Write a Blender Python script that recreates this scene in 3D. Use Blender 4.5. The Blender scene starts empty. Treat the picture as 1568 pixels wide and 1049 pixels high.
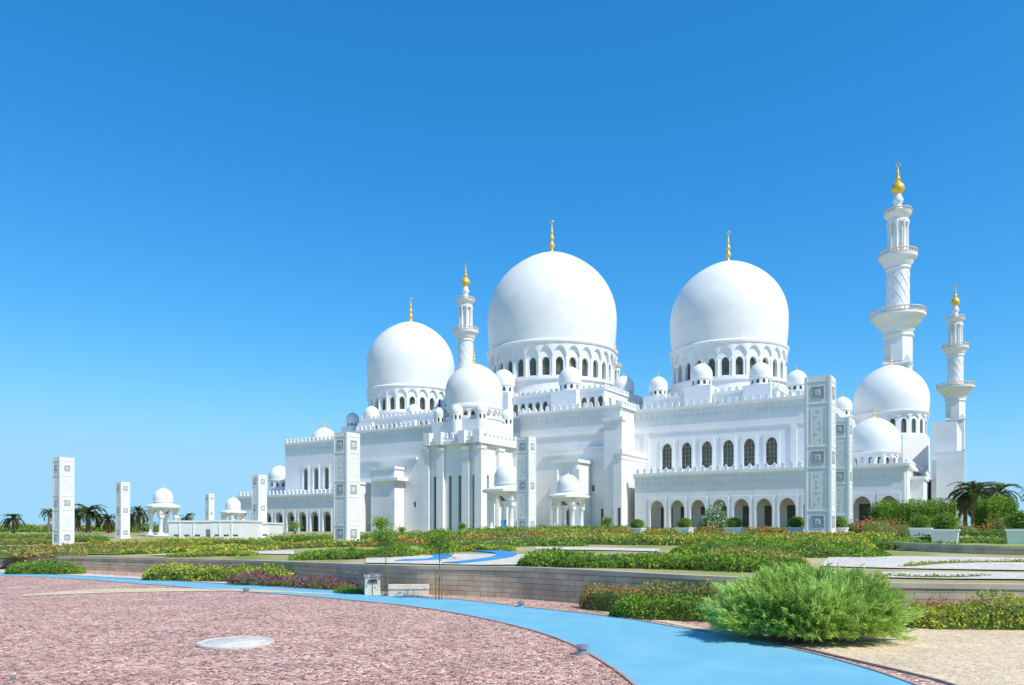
import bpy, math, random
import numpy as np
from mathutils import Vector, Matrix, noise
random.seed(7); rng=np.random.default_rng(7)
scene=bpy.context.scene
EYE=1.6
# ------------------------------------------------------------------ materials
def newmat(name):
    m=bpy.data.materials.new(name); m.use_nodes=True
    nt=m.node_tree; b=nt.nodes['Principled BSDF']; return m,nt,b
def N(nt,t,**k):
    n=nt.nodes.new(t)
    for a,v in k.items(): setattr(n,a,v)
    return n
def ramp(nt,stops):
    r=N(nt,'ShaderNodeValToRGB'); el=r.color_ramp.elements
    while len(el)<len(stops): el.new(0.5)
    for e,(p,c) in zip(el,stops): e.position=p; e.color=(*c,1)
    return r
def noisy(name,cols,scale,rough=0.8,bump=0.0,bscale=None,detail=6,metal=0.0,dist=0.02):
    m,nt,b=newmat(name)
    tc=N(nt,'ShaderNodeTexCoord')
    n=N(nt,'ShaderNodeTexNoise'); n.inputs['Scale'].default_value=scale; n.inputs['Detail'].default_value=detail
    nt.links.new(tc.outputs['Object'],n.inputs['Vector'])
    k=len(cols); r=ramp(nt,[(0.3+0.4*i/(k-1),c) for i,c in enumerate(cols)])
    nt.links.new(n.outputs['Fac'],r.inputs['Fac']); nt.links.new(r.outputs['Color'],b.inputs['Base Color'])
    b.inputs['Roughness'].default_value=rough; b.inputs['Metallic'].default_value=metal
    if bump:
        n2=N(nt,'ShaderNodeTexNoise'); n2.inputs['Scale'].default_value=bscale or scale*4; n2.inputs['Detail'].default_value=4
        nt.links.new(tc.outputs['Object'],n2.inputs['Vector'])
        bp=N(nt,'ShaderNodeBump'); bp.inputs['Strength'].default_value=bump; bp.inputs['Distance'].default_value=dist
        nt.links.new(n2.outputs['Fac'],bp.inputs['Height']); nt.links.new(bp.outputs['Normal'],b.inputs['Normal'])
    return m
def marble(name,base,dark,joint=0.05,bw=2.4,bh=1.2):
    m,nt,b=newmat(name)
    tc=N(nt,'ShaderNodeTexCoord'); sp=N(nt,'ShaderNodeSeparateXYZ'); nt.links.new(tc.outputs['Object'],sp.inputs[0])
    ad=N(nt,'ShaderNodeMath',operation='ADD'); nt.links.new(sp.outputs[0],ad.inputs[0]); nt.links.new(sp.outputs[1],ad.inputs[1])
    cb=N(nt,'ShaderNodeCombineXYZ'); nt.links.new(ad.outputs[0],cb.inputs[0]); nt.links.new(sp.outputs[2],cb.inputs[1])
    br=N(nt,'ShaderNodeTexBrick'); br.inputs['Scale'].default_value=1.0; br.inputs['Brick Width'].default_value=bw; br.inputs['Row Height'].default_value=bh
    br.inputs['Mortar Size'].default_value=0.02
    br.inputs['Color1'].default_value=(1,1,1,1); br.inputs['Color2'].default_value=(0.945,0.945,0.945,1); br.inputs['Mortar'].default_value=(1-joint*2.4,)*3+(1,)
    nt.links.new(cb.outputs[0],br.inputs['Vector'])
    n=N(nt,'ShaderNodeTexNoise'); n.inputs['Scale'].default_value=0.22; n.inputs['Detail'].default_value=8; n.inputs['Roughness'].default_value=0.6
    nt.links.new(tc.outputs['Object'],n.inputs['Vector'])
    r=ramp(nt,[(0.3,dark),(0.62,base)]); nt.links.new(n.outputs['Fac'],r.inputs['Fac'])
    mx=N(nt,'ShaderNodeMixRGB',blend_type='MULTIPLY'); mx.inputs[0].default_value=1
    nt.links.new(r.outputs['Color'],mx.inputs[1]); nt.links.new(br.outputs['Color'],mx.inputs[2])
    nt.links.new(mx.outputs[0],b.inputs['Base Color']); b.inputs['Roughness'].default_value=0.55
    return m
def foliage(name,cols,trans=0.3,k_=0.92):
    cols=[tuple(v*k_ for v in c) for c in cols]
    m,nt,b=newmat(name)
    g=N(nt,'ShaderNodeNewGeometry'); k=len(cols)
    r=ramp(nt,[(i/(k-1),c) for i,c in enumerate(cols)])
    tc=N(nt,'ShaderNodeTexCoord'); n=N(nt,'ShaderNodeTexNoise'); n.inputs['Scale'].default_value=1.1; n.inputs['Detail'].default_value=4
    nt.links.new(tc.outputs['Object'],n.inputs['Vector'])
    ma=N(nt,'ShaderNodeMath',operation='MULTIPLY_ADD'); ma.inputs[1].default_value=0.5
    nt.links.new(g.outputs['Random Per Island'],ma.inputs[0])
    mb=N(nt,'ShaderNodeMath',operation='MULTIPLY_ADD'); mb.inputs[1].default_value=1.5; mb.inputs[2].default_value=-0.43
    nt.links.new(n.outputs['Fac'],mb.inputs[0]); nt.links.new(mb.outputs[0],ma.inputs[2])
    nt.links.new(ma.outputs[0],r.inputs['Fac']); nt.links.new(r.outputs['Color'],b.inputs['Base Color'])
    b.inputs['Roughness'].default_value=0.6
    tr=N(nt,'ShaderNodeBsdfTranslucent'); nt.links.new(r.outputs['Color'],tr.inputs['Color'])
    ms=N(nt,'ShaderNodeMixShader'); ms.inputs[0].default_value=trans
    out=nt.nodes['Material Output']
    nt.links.new(b.outputs[0],ms.inputs[1]); nt.links.new(tr.outputs[0],ms.inputs[2]); nt.links.new(ms.outputs[0],out.inputs[0])
    return m
def gravel(name,cols,scale,bump=0.6,lo=0.8,hi=1.12):
    m,nt,b=newmat(name); tc=N(nt,'ShaderNodeTexCoord')
    v=N(nt,'ShaderNodeTexVoronoi'); v.inputs['Scale'].default_value=scale
    nt.links.new(tc.outputs['Object'],v.inputs['Vector'])
    sp=N(nt,'ShaderNodeSeparateXYZ'); nt.links.new(v.outputs['Color'],sp.inputs[0])
    k=len(cols); r=ramp(nt,[(i/(k-1),c) for i,c in enumerate(cols)]); nt.links.new(sp.outputs[0],r.inputs['Fac'])
    n=N(nt,'ShaderNodeTexNoise'); n.inputs['Scale'].default_value=0.9; n.inputs['Detail'].default_value=10; n.inputs['Roughness'].default_value=0.75
    nt.links.new(tc.outputs['Object'],n.inputs['Vector'])
    r2=ramp(nt,[(0.3,(lo,lo*.99,lo*.99)),(0.7,(hi,hi,hi*.98))]); nt.links.new(n.outputs['Fac'],r2.inputs['Fac'])
    mx=N(nt,'ShaderNodeMixRGB',blend_type='MULTIPLY'); mx.inputs[0].default_value=1
    nt.links.new(r.outputs['Color'],mx.inputs[1]); nt.links.new(r2.outputs['Color'],mx.inputs[2]); nt.links.new(mx.outputs[0],b.inputs['Base Color'])
    bp=N(nt,'ShaderNodeBump'); bp.invert=True; bp.inputs['Strength'].default_value=bump; bp.inputs['Distance'].default_value=0.025
    nt.links.new(v.outputs['Distance'],bp.inputs['Height']); nt.links.new(bp.outputs['Normal'],b.inputs['Normal'])
    b.inputs['Roughness'].default_value=0.9
    return m
WHITE=marble('white_marble',(0.85,0.84,0.825),(0.78,0.775,0.77),joint=.06)
DOME=marble('dome_marble',(0.85,0.835,0.805),(0.80,0.785,0.76),joint=0.035,bw=3,bh=1.6)
GOLD=noisy('gold_leaf',[(0.85,0.47,0.05),(0.95,0.62,0.1)],1.5,rough=0.4,metal=0.35)
RAIL=noisy('pink_gold_balustrade',[(0.72,0.46,0.26),(0.8,0.60,0.44)],2,rough=0.6)
GLASS_SHADE=noisy('window_glass_and_arcade_shade',[(0.045,0.06,0.045),(0.12,0.13,0.085)],0.8,rough=0.4)  # window glass, kept dark to serve as painted shade inside the arcades too
LATT=noisy('window_lattice',[(0.26,0.26,0.18),(0.38,0.35,0.24)],1,rough=0.6)
PYL=marble('pylon_marble',(0.84,0.825,0.80),(0.75,0.745,0.735),joint=0.03,bw=0.9,bh=0.9)
INLAY=noisy('grey_inlay',[(0.25,0.25,0.27),(0.55,0.55,0.56)],7,rough=0.6)
INLAY2=noisy('pale_inlay',[(0.56,0.56,0.57),(0.70,0.70,0.70)],7,rough=0.6)
PINK=gravel('pink_gravel',[(0.17,0.08,0.06),(0.50,0.27,0.205),(0.68,0.39,0.305),(0.88,0.66,0.56)],24,bump=1.0,lo=.72,hi=1.2)
SAND=gravel('sand_gravel',[(0.50,0.34,0.19),(0.76,0.58,0.37),(0.84,0.70,0.50)],34,bump=0.4)
WGRAV=gravel('white_gravel',[(0.5,0.44,0.36),(0.68,0.61,0.52),(0.76,0.71,0.63)],22,bump=0.3)
SOIL=noisy('garden_soil',[(0.17,0.22,0.04),(0.36,0.32,0.12),(0.56,0.44,0.28)],0.35,rough=0.95,bump=0.5,bscale=6,dist=0.05)
LAWN=noisy('lawn_grass',[(0.13,0.22,0.025),(0.27,0.37,0.05),(0.42,0.45,0.09)],1.6,rough=0.95,bump=0.8,bscale=14,dist=0.05)
FAR=noisy('desert_ground',[(0.35,0.32,0.18),(0.5,0.43,0.30)],0.05,rough=0.95)
BLUE=noisy('blue_tile',[(0.14,0.41,0.54),(0.20,0.48,0.59)],1.4,rough=0.75,bump=0.25,bscale=40,dist=0.006,detail=9)
DBLUE=noisy('deep_blue_tile',[(0.02,0.22,0.52),(0.04,0.32,0.62)],2.5,rough=0.5)
KERB=noisy('kerb_stone',[(0.34,0.24,0.20),(0.48,0.35,0.30)],3,rough=0.85)
CONC=noisy('pale_concrete',[(0.62,0.51,0.40),(0.74,0.64,0.52)],5,rough=0.85,bump=0.3,bscale=40)
COVER=noisy('cover_concrete',[(0.50,0.47,0.40),(0.70,0.66,0.58)],9,rough=0.8,bump=0.3,bscale=50)
METAL=noisy('brushed_metal',[(0.35,0.36,0.38),(0.6,0.6,0.62)],8,rough=0.35,metal=0.7)
BARK=noisy('bark',[(0.12,0.085,0.055),(0.28,0.21,0.14)],6,rough=0.95,bump=0.6)
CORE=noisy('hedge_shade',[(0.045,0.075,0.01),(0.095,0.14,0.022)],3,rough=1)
G1=foliage('leaf_green',[(0.06,0.14,0.012),(0.18,0.34,0.022),(0.40,0.54,0.045)])
G2=foliage('leaf_yellowgreen',[(0.16,0.22,0.02),(0.43,0.49,0.035),(0.72,0.66,0.08)])
G3=foliage('leaf_olive',[(0.14,0.15,0.03),(0.40,0.35,0.07),(0.64,0.48,0.16)])
G4=foliage('flower_orange',[(0.14,0.20,0.02),(0.50,0.25,0.05),(1.0,0.23,0.06)])
G8=foliage('flower_yellow',[(0.16,0.24,0.02),(0.60,0.50,0.05),(1.0,0.80,0.08)])
G5=foliage('leaf_purple',[(0.13,0.04,0.05),(0.33,0.10,0.15),(0.45,0.22,0.22)])
G6=foliage('leaf_feather',[(0.17,0.28,0.035),(0.44,0.62,0.12),(0.74,0.88,0.30)],0.4,1.0)
G7=foliage('palm_leaf',[(0.05,0.09,0.03),(0.15,0.20,0.06),(0.32,0.34,0.14)],0.2)
GW=foliage('white_flower_leaf',[(0.06,0.18,0.02),(0.14,0.30,0.04),(0.95,0.95,0.9)],0.2)
m,nt,b=newmat('retaining_stone'); STONE=m
uv=N(nt,'ShaderNodeTexCoord'); br=N(nt,'ShaderNodeTexBrick'); nt.links.new(uv.outputs['UV'],br.inputs['Vector'])
br.inputs['Scale'].default_value=1; br.inputs['Brick Width'].default_value=0.42; br.inputs['Row Height'].default_value=0.125; br.inputs['Mortar Size'].default_value=0.006
br.inputs['Color1'].default_value=(0.55,0.43,0.29,1); br.inputs['Color2'].default_value=(0.64,0.52,0.37,1); br.inputs['Mortar'].default_value=(0.36,0.28,0.2,1)
n_=N(nt,'ShaderNodeTexNoise'); n_.inputs['Scale'].default_value=2; n_.inputs['Detail'].default_value=7; nt.links.new(uv.outputs['Object'],n_.inputs['Vector'])
r_=ramp(nt,[(0.3,(0.7,0.7,0.7)),(0.7,(1.12,1.12,1.12))]); nt.links.new(n_.outputs['Fac'],r_.inputs['Fac'])
mx=N(nt,'ShaderNodeMixRGB',blend_type='MULTIPLY'); mx.inputs[0].default_value=1
nt.links.new(br.outputs['Color'],mx.inputs[1]); nt.links.new(r_.outputs['Color'],mx.inputs[2]); nt.links.new(mx.outputs[0],b.inputs['Base Color'])
b.inputs['Roughness'].default_value=0.9
bp=N(nt,'ShaderNodeBump'); bp.inputs['Distance'].default_value=0.01; nt.links.new(br.outputs['Fac'],bp.inputs['Height']); bp.invert=True; nt.links.new(bp.outputs['Normal'],b.inputs['Normal'])

# ------------------------------------------------------------------ mesh helpers
def empty(name,loc=(0,0,0),rot=0,scale=1):
    e=bpy.data.objects.new(name,None); scene.collection.objects.link(e)
    e.location=loc; e.rotation_euler=(0,0,rot); e.scale=(scale,)*3; e.empty_display_size=0.5; return e
class M:
    def __init__(s): s.v=[]; s.f=[]; s.uv=None
    def add(s,vs,fs):
        o=len(s.v); s.v+=[tuple(p) for p in vs]; s.f+=[tuple(i+o for i in f) for f in fs]
    def box(s,x0,x1,y0,y1,z0,z1,taper=0):
        t=taper
        s.add([(x0,y0,z0),(x1,y0,z0),(x1,y1,z0),(x0,y1,z0),(x0+t,y0+t,z1),(x1-t,y0+t,z1),(x1-t,y1-t,z1),(x0+t,y1-t,z1)],
              [(3,2,1,0),(4,5,6,7),(0,1,5,4),(1,2,6,5),(2,3,7,6),(3,0,4,7)])
    def lathe(s,prof,cx=0,cy=0,n=32,rot=0,cap=True):
        o=len(s.v)
        for r,z in prof:
            for i in range(n):
                a=2*math.pi*i/n+rot; s.v.append((cx+r*math.cos(a),cy+r*math.sin(a),z))
        for j in range(len(prof)-1):
            for i in range(n):
                i2=(i+1)%n; s.f.append((o+j*n+i,o+j*n+i2,o+(j+1)*n+i2,o+(j+1)*n+i))
        if cap:
            s.f.append(tuple(o+i for i in reversed(range(n)))); k=o+(len(prof)-1)*n; s.f.append(tuple(k+i for i in range(n)))
    def tube(s,p0,p1,r0,r1,n=8):
        p0=Vector(p0);p1=Vector(p1); d=(p1-p0).normalized(); a=d.orthogonal().normalized(); b=d.cross(a); o=len(s.v)
        for p,r in((p0,r0),(p1,r1)):
            for i in range(n):
                t=2*math.pi*i/n; s.v.append(tuple(p+a*r*math.cos(t)+b*r*math.sin(t)))
        for i in range(n):
            j=(i+1)%n; s.f.append((o+i,o+j,o+n+j,o+n+i))
        s.f.append(tuple(o+n+i for i in range(n)))
    def torus(s,c,R,r,axis='x',n=16,k=6):
        o=len(s.v)
        for i in range(n):
            a=2*math.pi*i/n
            for j in range(k):
                b=2*math.pi*j/k; q=R+r*math.cos(b); w=r*math.sin(b)
                s.v.append((c[0]+q*math.cos(a),c[1]+w,c[2]+q*math.sin(a)) if axis=='x' else (c[0]+q*math.cos(a),c[1]+q*math.sin(a),c[2]+w))
        for i in range(n):
            for j in range(k):
                s.f.append((o+i*k+j,o+((i+1)%n)*k+j,o+((i+1)%n)*k+(j+1)%k,o+i*k+(j+1)%k))
    def build(s,name,mat,parent=None,smooth=35,off=(0,0)):
        me=bpy.data.meshes.new(name); me.from_pydata([(x-off[0],y-off[1],z) for x,y,z in s.v],[],s.f); me.materials.append(mat)
        if smooth:
            me.polygons.foreach_set('use_smooth',[True]*len(me.polygons)); me.set_sharp_from_angle(angle=math.radians(smooth))
        me.update(); o=bpy.data.objects.new(name,me); scene.collection.objects.link(o)
        if parent: o.parent=parent
        return o
def arch_z(u,zs,h):
    return zs+h*max(0,1-abs(u)**1.8)**0.56
def arched_wall(m,x0,x1,z0,z1,ops,th,f,seg=8,maxdx=1e9,arched=True):
    xs={x0,x1}
    for (xc,w,zb,zt) in ops:
        for i in range(seg+1): xs.add(xc-w/2+w*i/seg if arched else (xc-w/2 if i<seg/2 else xc+w/2))
    xs=sorted(xs); out=[]
    for a,b in zip(xs,xs[1:]):
        if b-a<1e-5: continue
        k=max(1,int(math.ceil((b-a)/maxdx))); out+=[(a+(b-a)*i/k,a+(b-a)*(i+1)/k) for i in range(k)]
    def Q(*p): m.add([f(*q) for q in p],[(0,1,2,3)])
    for a,b in out:
        mid=(a+b)/2; op=None
        for o in ops:
            if abs(mid-o[0])<o[1]/2: op=o; break
        Q((a,0,z1),(b,0,z1),(b,th,z1),(a,th,z1))
        if op is None: Q((a,0,z0),(b,0,z0),(b,0,z1),(a,0,z1)); continue
        xc,w,zb,zt=op
        if arched:
            h=w/2*1.15; A=arch_z((a-xc)/(w/2),zt-h,h); B=arch_z((b-xc)/(w/2),zt-h,h)
        else: A=B=zt
        Q((a,0,A),(b,0,B),(b,0,z1),(a,0,z1)); Q((a,0,A),(b,0,B),(b,th,B),(a,th,A))
        if zb>z0+1e-3: Q((a,0,z0),(b,0,z0),(b,0,zb),(a,0,zb)); Q((a,0,zb),(b,0,zb),(b,th,zb),(a,th,zb))
    for xc,w,zb,zt in ops:
        zs=zt-(w/2*1.15 if arched else 0)
        for x in(xc-w/2,xc+w/2): Q((x,0,zb),(x,th,zb),(x,th,zs),(x,0,zs))
    for x in(x0,x1): Q((x,0,z0),(x,th,z0),(x,th,z1),(x,0,z1))
def ring_wall(m,cx,cy,R,z0,z1,n,wf,zb,zt,th):
    L=2*math.pi*R; ops=[(L*(i+0.5)/n,L/n*wf,zb,zt) for i in range(n)]
    f=lambda x,d,z:(cx+(R-d)*math.cos(x/R),cy+(R-d)*math.sin(x/R),z)
    arched_wall(m,0,L,z0,z1,ops,th,f,seg=6,maxdx=L/n*0.25)
def scallop(m,cx,cy,R,zt,h,n):
    k=n*8; o=len(m.v)
    for i in range(k):
        a=2*math.pi*i/k; u=(i%8)/8; zz=zt-h*(1-0.8*abs(math.sin(math.pi*u))**.7)
        for r,z in((R-0.8,zt),(R,zt),(R*0.992,zz),(R-0.8,zz)): m.v.append((cx+r*math.cos(a),cy+r*math.sin(a),z))
    for i in range(k):
        j=(i+1)%k
        for q in range(3): m.f.append((o+i*4+q,o+j*4+q,o+j*4+q+1,o+i*4+q+1))
def dome_prof(R,zb,zc,n=18):
    p=[(R*(1-0.04*((zc-z)/(zc-zb))**2),z) for z in np.linspace(zb,zc,6)]
    for i in range(1,n+1):
        a=math.pi/2*i/n; p.append((max(R*math.cos(a),0.01),zc+R*math.sin(a)+0.05*R*max(0,math.sin(a))**14))
    return p
def finial(m,cx,cy,z,H):
    r=H*0.075
    p=[(r*1.6,0),(r*1.3,.04),(r*.6,.10),(r*.45,.16),(r*1.15,.24),(r*1.15,.28),(r*.45,.36),(r*.35,.40),(r*.9,.46),(r*.9,.49),(r*.35,.56),(r*.28,.60),(r*.65,.65),(r*.28,.71),(r*.22,.82),(r*.1,.9)]
    m.lathe([(a,z+b*H) for a,b in p],cx,cy,10)
    m.torus((cx,cy,z+H*0.95),H*0.045,H*0.012,n=12,k=5)
def merlons(m,p0,p1,z,h=1.15,w=0.8,sp=1.5,th=0.35):
    p0=Vector((p0[0],p0[1],0));p1=Vector((p1[0],p1[1],0)); L=(p1-p0).length; d=(p1-p0)/L; nn=Vector((-d.y,d.x,0)); k=int(L/sp)
    for i in range(k):
        c=p0+d*(L*(i+0.5)/k); vs=[]
        for q in(-th/2,th/2):
            for a,b in((-w/2,0),(w/2,0),(w/2*.75,h*.45),(w/2,h*.6),(0,h),(-w/2,h*.6),(-w/2*.75,h*.45)):
                v=c+d*a+nn*q; vs.append((v.x,v.y,z+b))
        fs=[tuple(range(7)),tuple(range(13,6,-1))]+[(j,(j+1)%7,7+(j+1)%7,7+j) for j in range(7)]
        m.add(vs,fs)

# ------------------------------------------------------------------ site survey (bearings as tangents from the survey station)
CU,SU=0.847,0.531
def brg(b): return (b-784)/1200
def Yc(b,c): return c/(CU+SU*brg(b))
def S(b,c): t=brg(b); return Yc(b,c)*(CU*t-SU)
def Z(b,e,c): return EYE+(812-e)/1200*Yc(b,c)
def W(b,D): return (brg(b)*D,D)

# ------------------------------------------------------------------ MOSQUE
S0,C0=-108.7,195
rotm=-math.atan2(SU,CU)
mosque=empty('grand_mosque',(S0*CU+C0*SU,-S0*SU+C0*CU,0),rotm)
OFF=(S0,C0)
w=M(); dm=M(); gd=M(); gl=M(); la=M()
flat=lambda c:(lambda x,d,z:(x,c+d,z))
def window_fill(xc,wd,zb,zt,c):
    gl.box(xc-wd/2-.2,xc+wd/2+.2,c+.75,c+.8,zb-.1,zt+.1)
    for i in(1,2):
        x=xc-wd/2+wd*i/3; la.box(x-.06,x+.06,c+.62,c+.7,zb,zt-.3)
    k=int((zt-zb)/0.9)
    for i in range(1,k): z=zb+(zt-zb)*i/k; la.box(xc-wd/2,xc+wd/2,c+.705,c+.745,z-.05,z+.05)
def surround(o,c):
    xc,wd,zb,zt=o; arched_wall(w,xc-wd/2-.42,xc+wd/2+.42,zb-.3,zt+.75,[(xc,wd,zb,zt)],.14,flat(c-.14))
def cornice(s0,s1,c,z,right=True,depth=0.5,crenel=True,back=20,frieze=True):
    w.box(s0-.3,s1+depth,c-depth,c+.05+ .4,z,z+.55); w.box(s0-.2,s1+.25,c-.25,c+.4,z-.5,z-.003)
    if right: w.box(s1-.4,s1+depth,c+.45,c+back,z+.002,z+.552)
    if frieze:
        n=max(1,int((s1-s0)/1.25)); q=(s1-s0)/n
        arched_wall(w,s0,s1,z-1.9,z-.53,[(s0+q*(i+.5),q*.6,z-1.7,z-.75) for i in range(n)],.13,flat(c-.13),seg=4)
    if crenel:
        merlons(w,(s0,c-.2),(s1+.2,c-.2),z+.55)
        if right: merlons(w,(s1+.2,c),(s1+.2,c+back),z+.55)
ZR=27.4
sL,sR=S(437,160),S(1240,160)
w.box(sL,sR,161.2,232,0.3,ZR+.2)
s4=S(962,160); ops=[(S(x,160),2.3,14.6,20.2) for x in(1021,1051,1082,1115,1147,1181)]
arched_wall(w,s4,sR+.01,0.3,ZR,ops,1.1,flat(160))
for o in ops: window_fill(o[0],o[1],o[2],o[3],160); surround(o,160)
cornice(s4,sR,160,ZR,back=70)
w.box(s4,sR+.1,159.85,160,22.6,22.85)
for x in(990,1215): x_=S(x,160); w.box(x_-.6,x_+.6,159.82,160.02,13.2,22.59)
s1=S(556,160); ops=[(S(x,160),2.0,13.2,19.6) for x in(468,484,500)]
arched_wall(w,sL,s1,0.3,ZR-.8,ops,1.1,flat(160))
for o in ops: window_fill(o[0],o[1],o[2],o[3],160); surround(o,160)
cornice(sL,s1,160,ZR-.8,right=False)
s2=S(800,157); ops=[(S(588,157),2.6,1,6.5)]+[(S(x,157),.9,7.5,9) for x in(612,635)]
arched_wall(w,s1,s2+6,0.3,ZR+.4,ops,1.1,flat(157))
for o in ops: window_fill(*o,157)
w.box(s1,s2,158.2,161.1,0.3,ZR+.3); cornice(s1,s2+6,157,ZR+.4,right=False)
a=S(568,153); bq=S(604,153)
w.box(a,bq,153,156.9,0.3,17.2); w.box(a-.3,bq+.3,152.7,156.95,17.2,17.9); w.box(a+1,bq+1.5,152.4,156.8,14.2,15.0)
w.box(s1,S(640,157),156.4,156.96,19.6,20.3)
s3=S(950,152.5); s2=S(797,152.5); ops=[(S(x,152.5),.8,10,11.4) for x in(872,908,930)]
arched_wall(w,s2,s3,0.3,ZR+.2,ops,1.1,flat(152.5))
for o in ops: window_fill(*o,152.5)
w.box(s2,s3,153.7,161.15,0.3,ZR+.1); cornice(s2,s3,152.5,ZR+.2,back=9)
w.box(s2,s3+.15,152.3,152.5,22.3,22.7); w.box(S(838,152),s3+.2,151.9,152.28,19.0,19.6)
w.box(S(925,150.5),s3+1.2,150.5,152.25,0.3,24.6); w.box(S(925,150.5)-.3,s3+1.5,150.2,152.27,24.6,25.3)
w.box(S(940,147.5),s3+2.6,147.2,160.0,0.3,17.2); w.box(S(940,147.5)-.3,s3+2.9,146.9,159.9,17.2,18.2); w.box(S(940,147.5)-.1,s3+2.75,147.05,159.95,16.2,16.6)
for xx in(905,930,948): x_=S(xx,147.1); gl.box(x_-.28,x_+.28,(147.15 if xx>939 else 150.45 if xx>926 else 152.45),(147.19 if xx>939 else 150.49 if xx>926 else 152.49),1,6.2)
p0,p1=S(850,146),S(884,146)
ops=[(p0+(p1-p0)*.5,1.6,1,6.5)]
arched_wall(w,p0,p1,0.3,15.8,ops,.8,flat(146)); window_fill(*ops[0],145.9)
w.box(p0,p1,146.85,152.2,0.3,15.75); w.box(p0-.4,p1+.4,145.6,152.22,15.8,16.5); w.box(p0-.8,p0+.9,145.3,147,.3,14.4); w.box(p1-.9,p1+.8,145.2,147,.3,14.4)
# portico
p0,p1=S(655,135),S(735,135); L=p1-p0
ops=[(p0+L*q,.75,1.5,13.2) for q in(.14,.44,.62,.885)]
arched_wall(w,p0,p1,0.3,19.8,ops,.9,flat(135),arched=False)
for o in ops: gl.box(o[0]-.5,o[0]+.5,135.6,135.65,1,14)
w.box(p0,p1-1,135.95,150,0.3,19.7)
f=lambda x,d,z:(p1-d,x,z)
ops=[(138+3.2*q,.8,1.5,13.2) for q in range(4)]
arched_wall(w,135.9,152,0.3,19.78,ops,.9,f,arched=False)
for o in ops: gl.box(p1-.62,p1-.58,o[0]-.6,o[0]+.6,1,14)
for q in(0,.28,.77,1):
    x=p0+L*q; w.box(x-.85,x+.85,134.2,135.9,.3,18.6); w.box(x-1.05,x+1.05,133.95,136,18.6,19.2)
for y in(142,149): w.box(p1-.5,p1+.8,y-1,y+1,.3,18.6); w.box(p1-.5,p1+1,y-1.2,y+1.2,18.6,19.2)
w.box(p0-.7,p1+.9,134.0,152.1,19.8,20.5); w.box(p0-.4,p1+.5,134.5,152,20.5,21.3)
for q in(0.05,.28,.72,1): x=p0+L*q; w.box(x-.8,x+.8,133.6,135,19.9,22.6)
merlons(w,(p0,134.6),(p1,134.6),21.3); merlons(w,(p1+.3,134.6),(p1+.3,151),21.3)
w.box(p0,p1-1.5,136.5,150,21.3,25.2); cx_=(p0+p1)/2-.2; cy_=143
for sx in(-5.5,0,5.5):
    for sy in(-5.2,5.2):
        if sx==0 and sy>0: continue
        ring_wall(w,cx_+sx,cy_+sy-(1.2 if sx==0 else 0),1.3,22,26.6,8,.5,25.3,26.3,.3); gl.lathe([(1.0,24.5),(1.0,26.5)],cx_+sx,cy_+sy-(1.2 if sx==0 else 0),10)
        dm.lathe(dome_prof(1.4,26.6,27.2,10),cx_+sx,cy_+sy-(1.2 if sx==0 else 0),20)
def gallery(s0,s1,c,zt,arches,spacing,wd,ztop):
    ops=[(x,wd,1.0,ztop) for x in arches]
    arched_wall(w,s0,s1,0.3,zt,ops,1.0,flat(c),seg=12)
    for o in ops:
        arched_wall(w,o[0]-wd/2-.35,o[0]+wd/2+.35,1.0,ztop+.55,[(o[0],wd,1.0,ztop)],.1,flat(c-.1),seg=12)
    w.box(s0,s1,c+1.0,c+10.0,zt-.9,zt-.05); cornice(s0,s1,c,zt,right=False)
sg0,sg1=S(972,150),S(1385,150)
arc=[-59.4+4.25*i for i in range(11)]; arc=[x for x in arc if x<sg1-2]
gallery(sg0,sg1,150,12.6,arc,4.25,3.0,7.6)
w.box(sg0,sg1,155.5,159.7,.3,11.6)
for x in arc: gl.box(x-1.25,x+1.25,155.42,155.47,1,6.4)  # dark sheets on the back wall: painted shade for the dim arcade interior
w.box(sR+.3,sg1,160.5,215,.3,12.55)
w.box(sg1-1,sg1+.3,151,160,.3,12.58); w.box(sg1-.5,sg1+.8,149.6,200,12.6,13.1); merlons(w,(sg1+.2,150),(sg1+.2,200),13.1)
w.box(sg1+.3,sg1+2.4,156,215,.3,10.6); w.box(sg1+.2,sg1+2.7,155.7,215,10.6,11.2)
sh0,sh1=S(366,150),S(520,150)
gallery(sh0,sh1,150,10.9,[sh0+3+4.6*i for i in range(int((sh1-sh0-4)/4.6)+1)],4.6,3.0,6.6)
w.box(sh0,sh1,155.5,159.7,.3,9.9); w.box(sh0,sL-.1,160,215,.3,10.85)
for i in range(int((sh1-sh0-4)/4.6)+1): x=sh0+3+4.6*i; gl.box(x-1.3,x+1.3,155.42,155.47,1,5.6)  # same dark sheets behind the left arches, shade put in as colour
w.box(sh1,sh1+6,150.5,156.9,.3,13.5); w.box(sh1-.3,sh1+6.3,150.2,156.95,13.5,14.1)
k0,k1=S(1425,165),S(1466,165)
w.box(k0,k1,165,185,.3,21.6,taper=.15)
w.box(k0+1,k1+1.2,163.5,164.9,.3,16)
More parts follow.
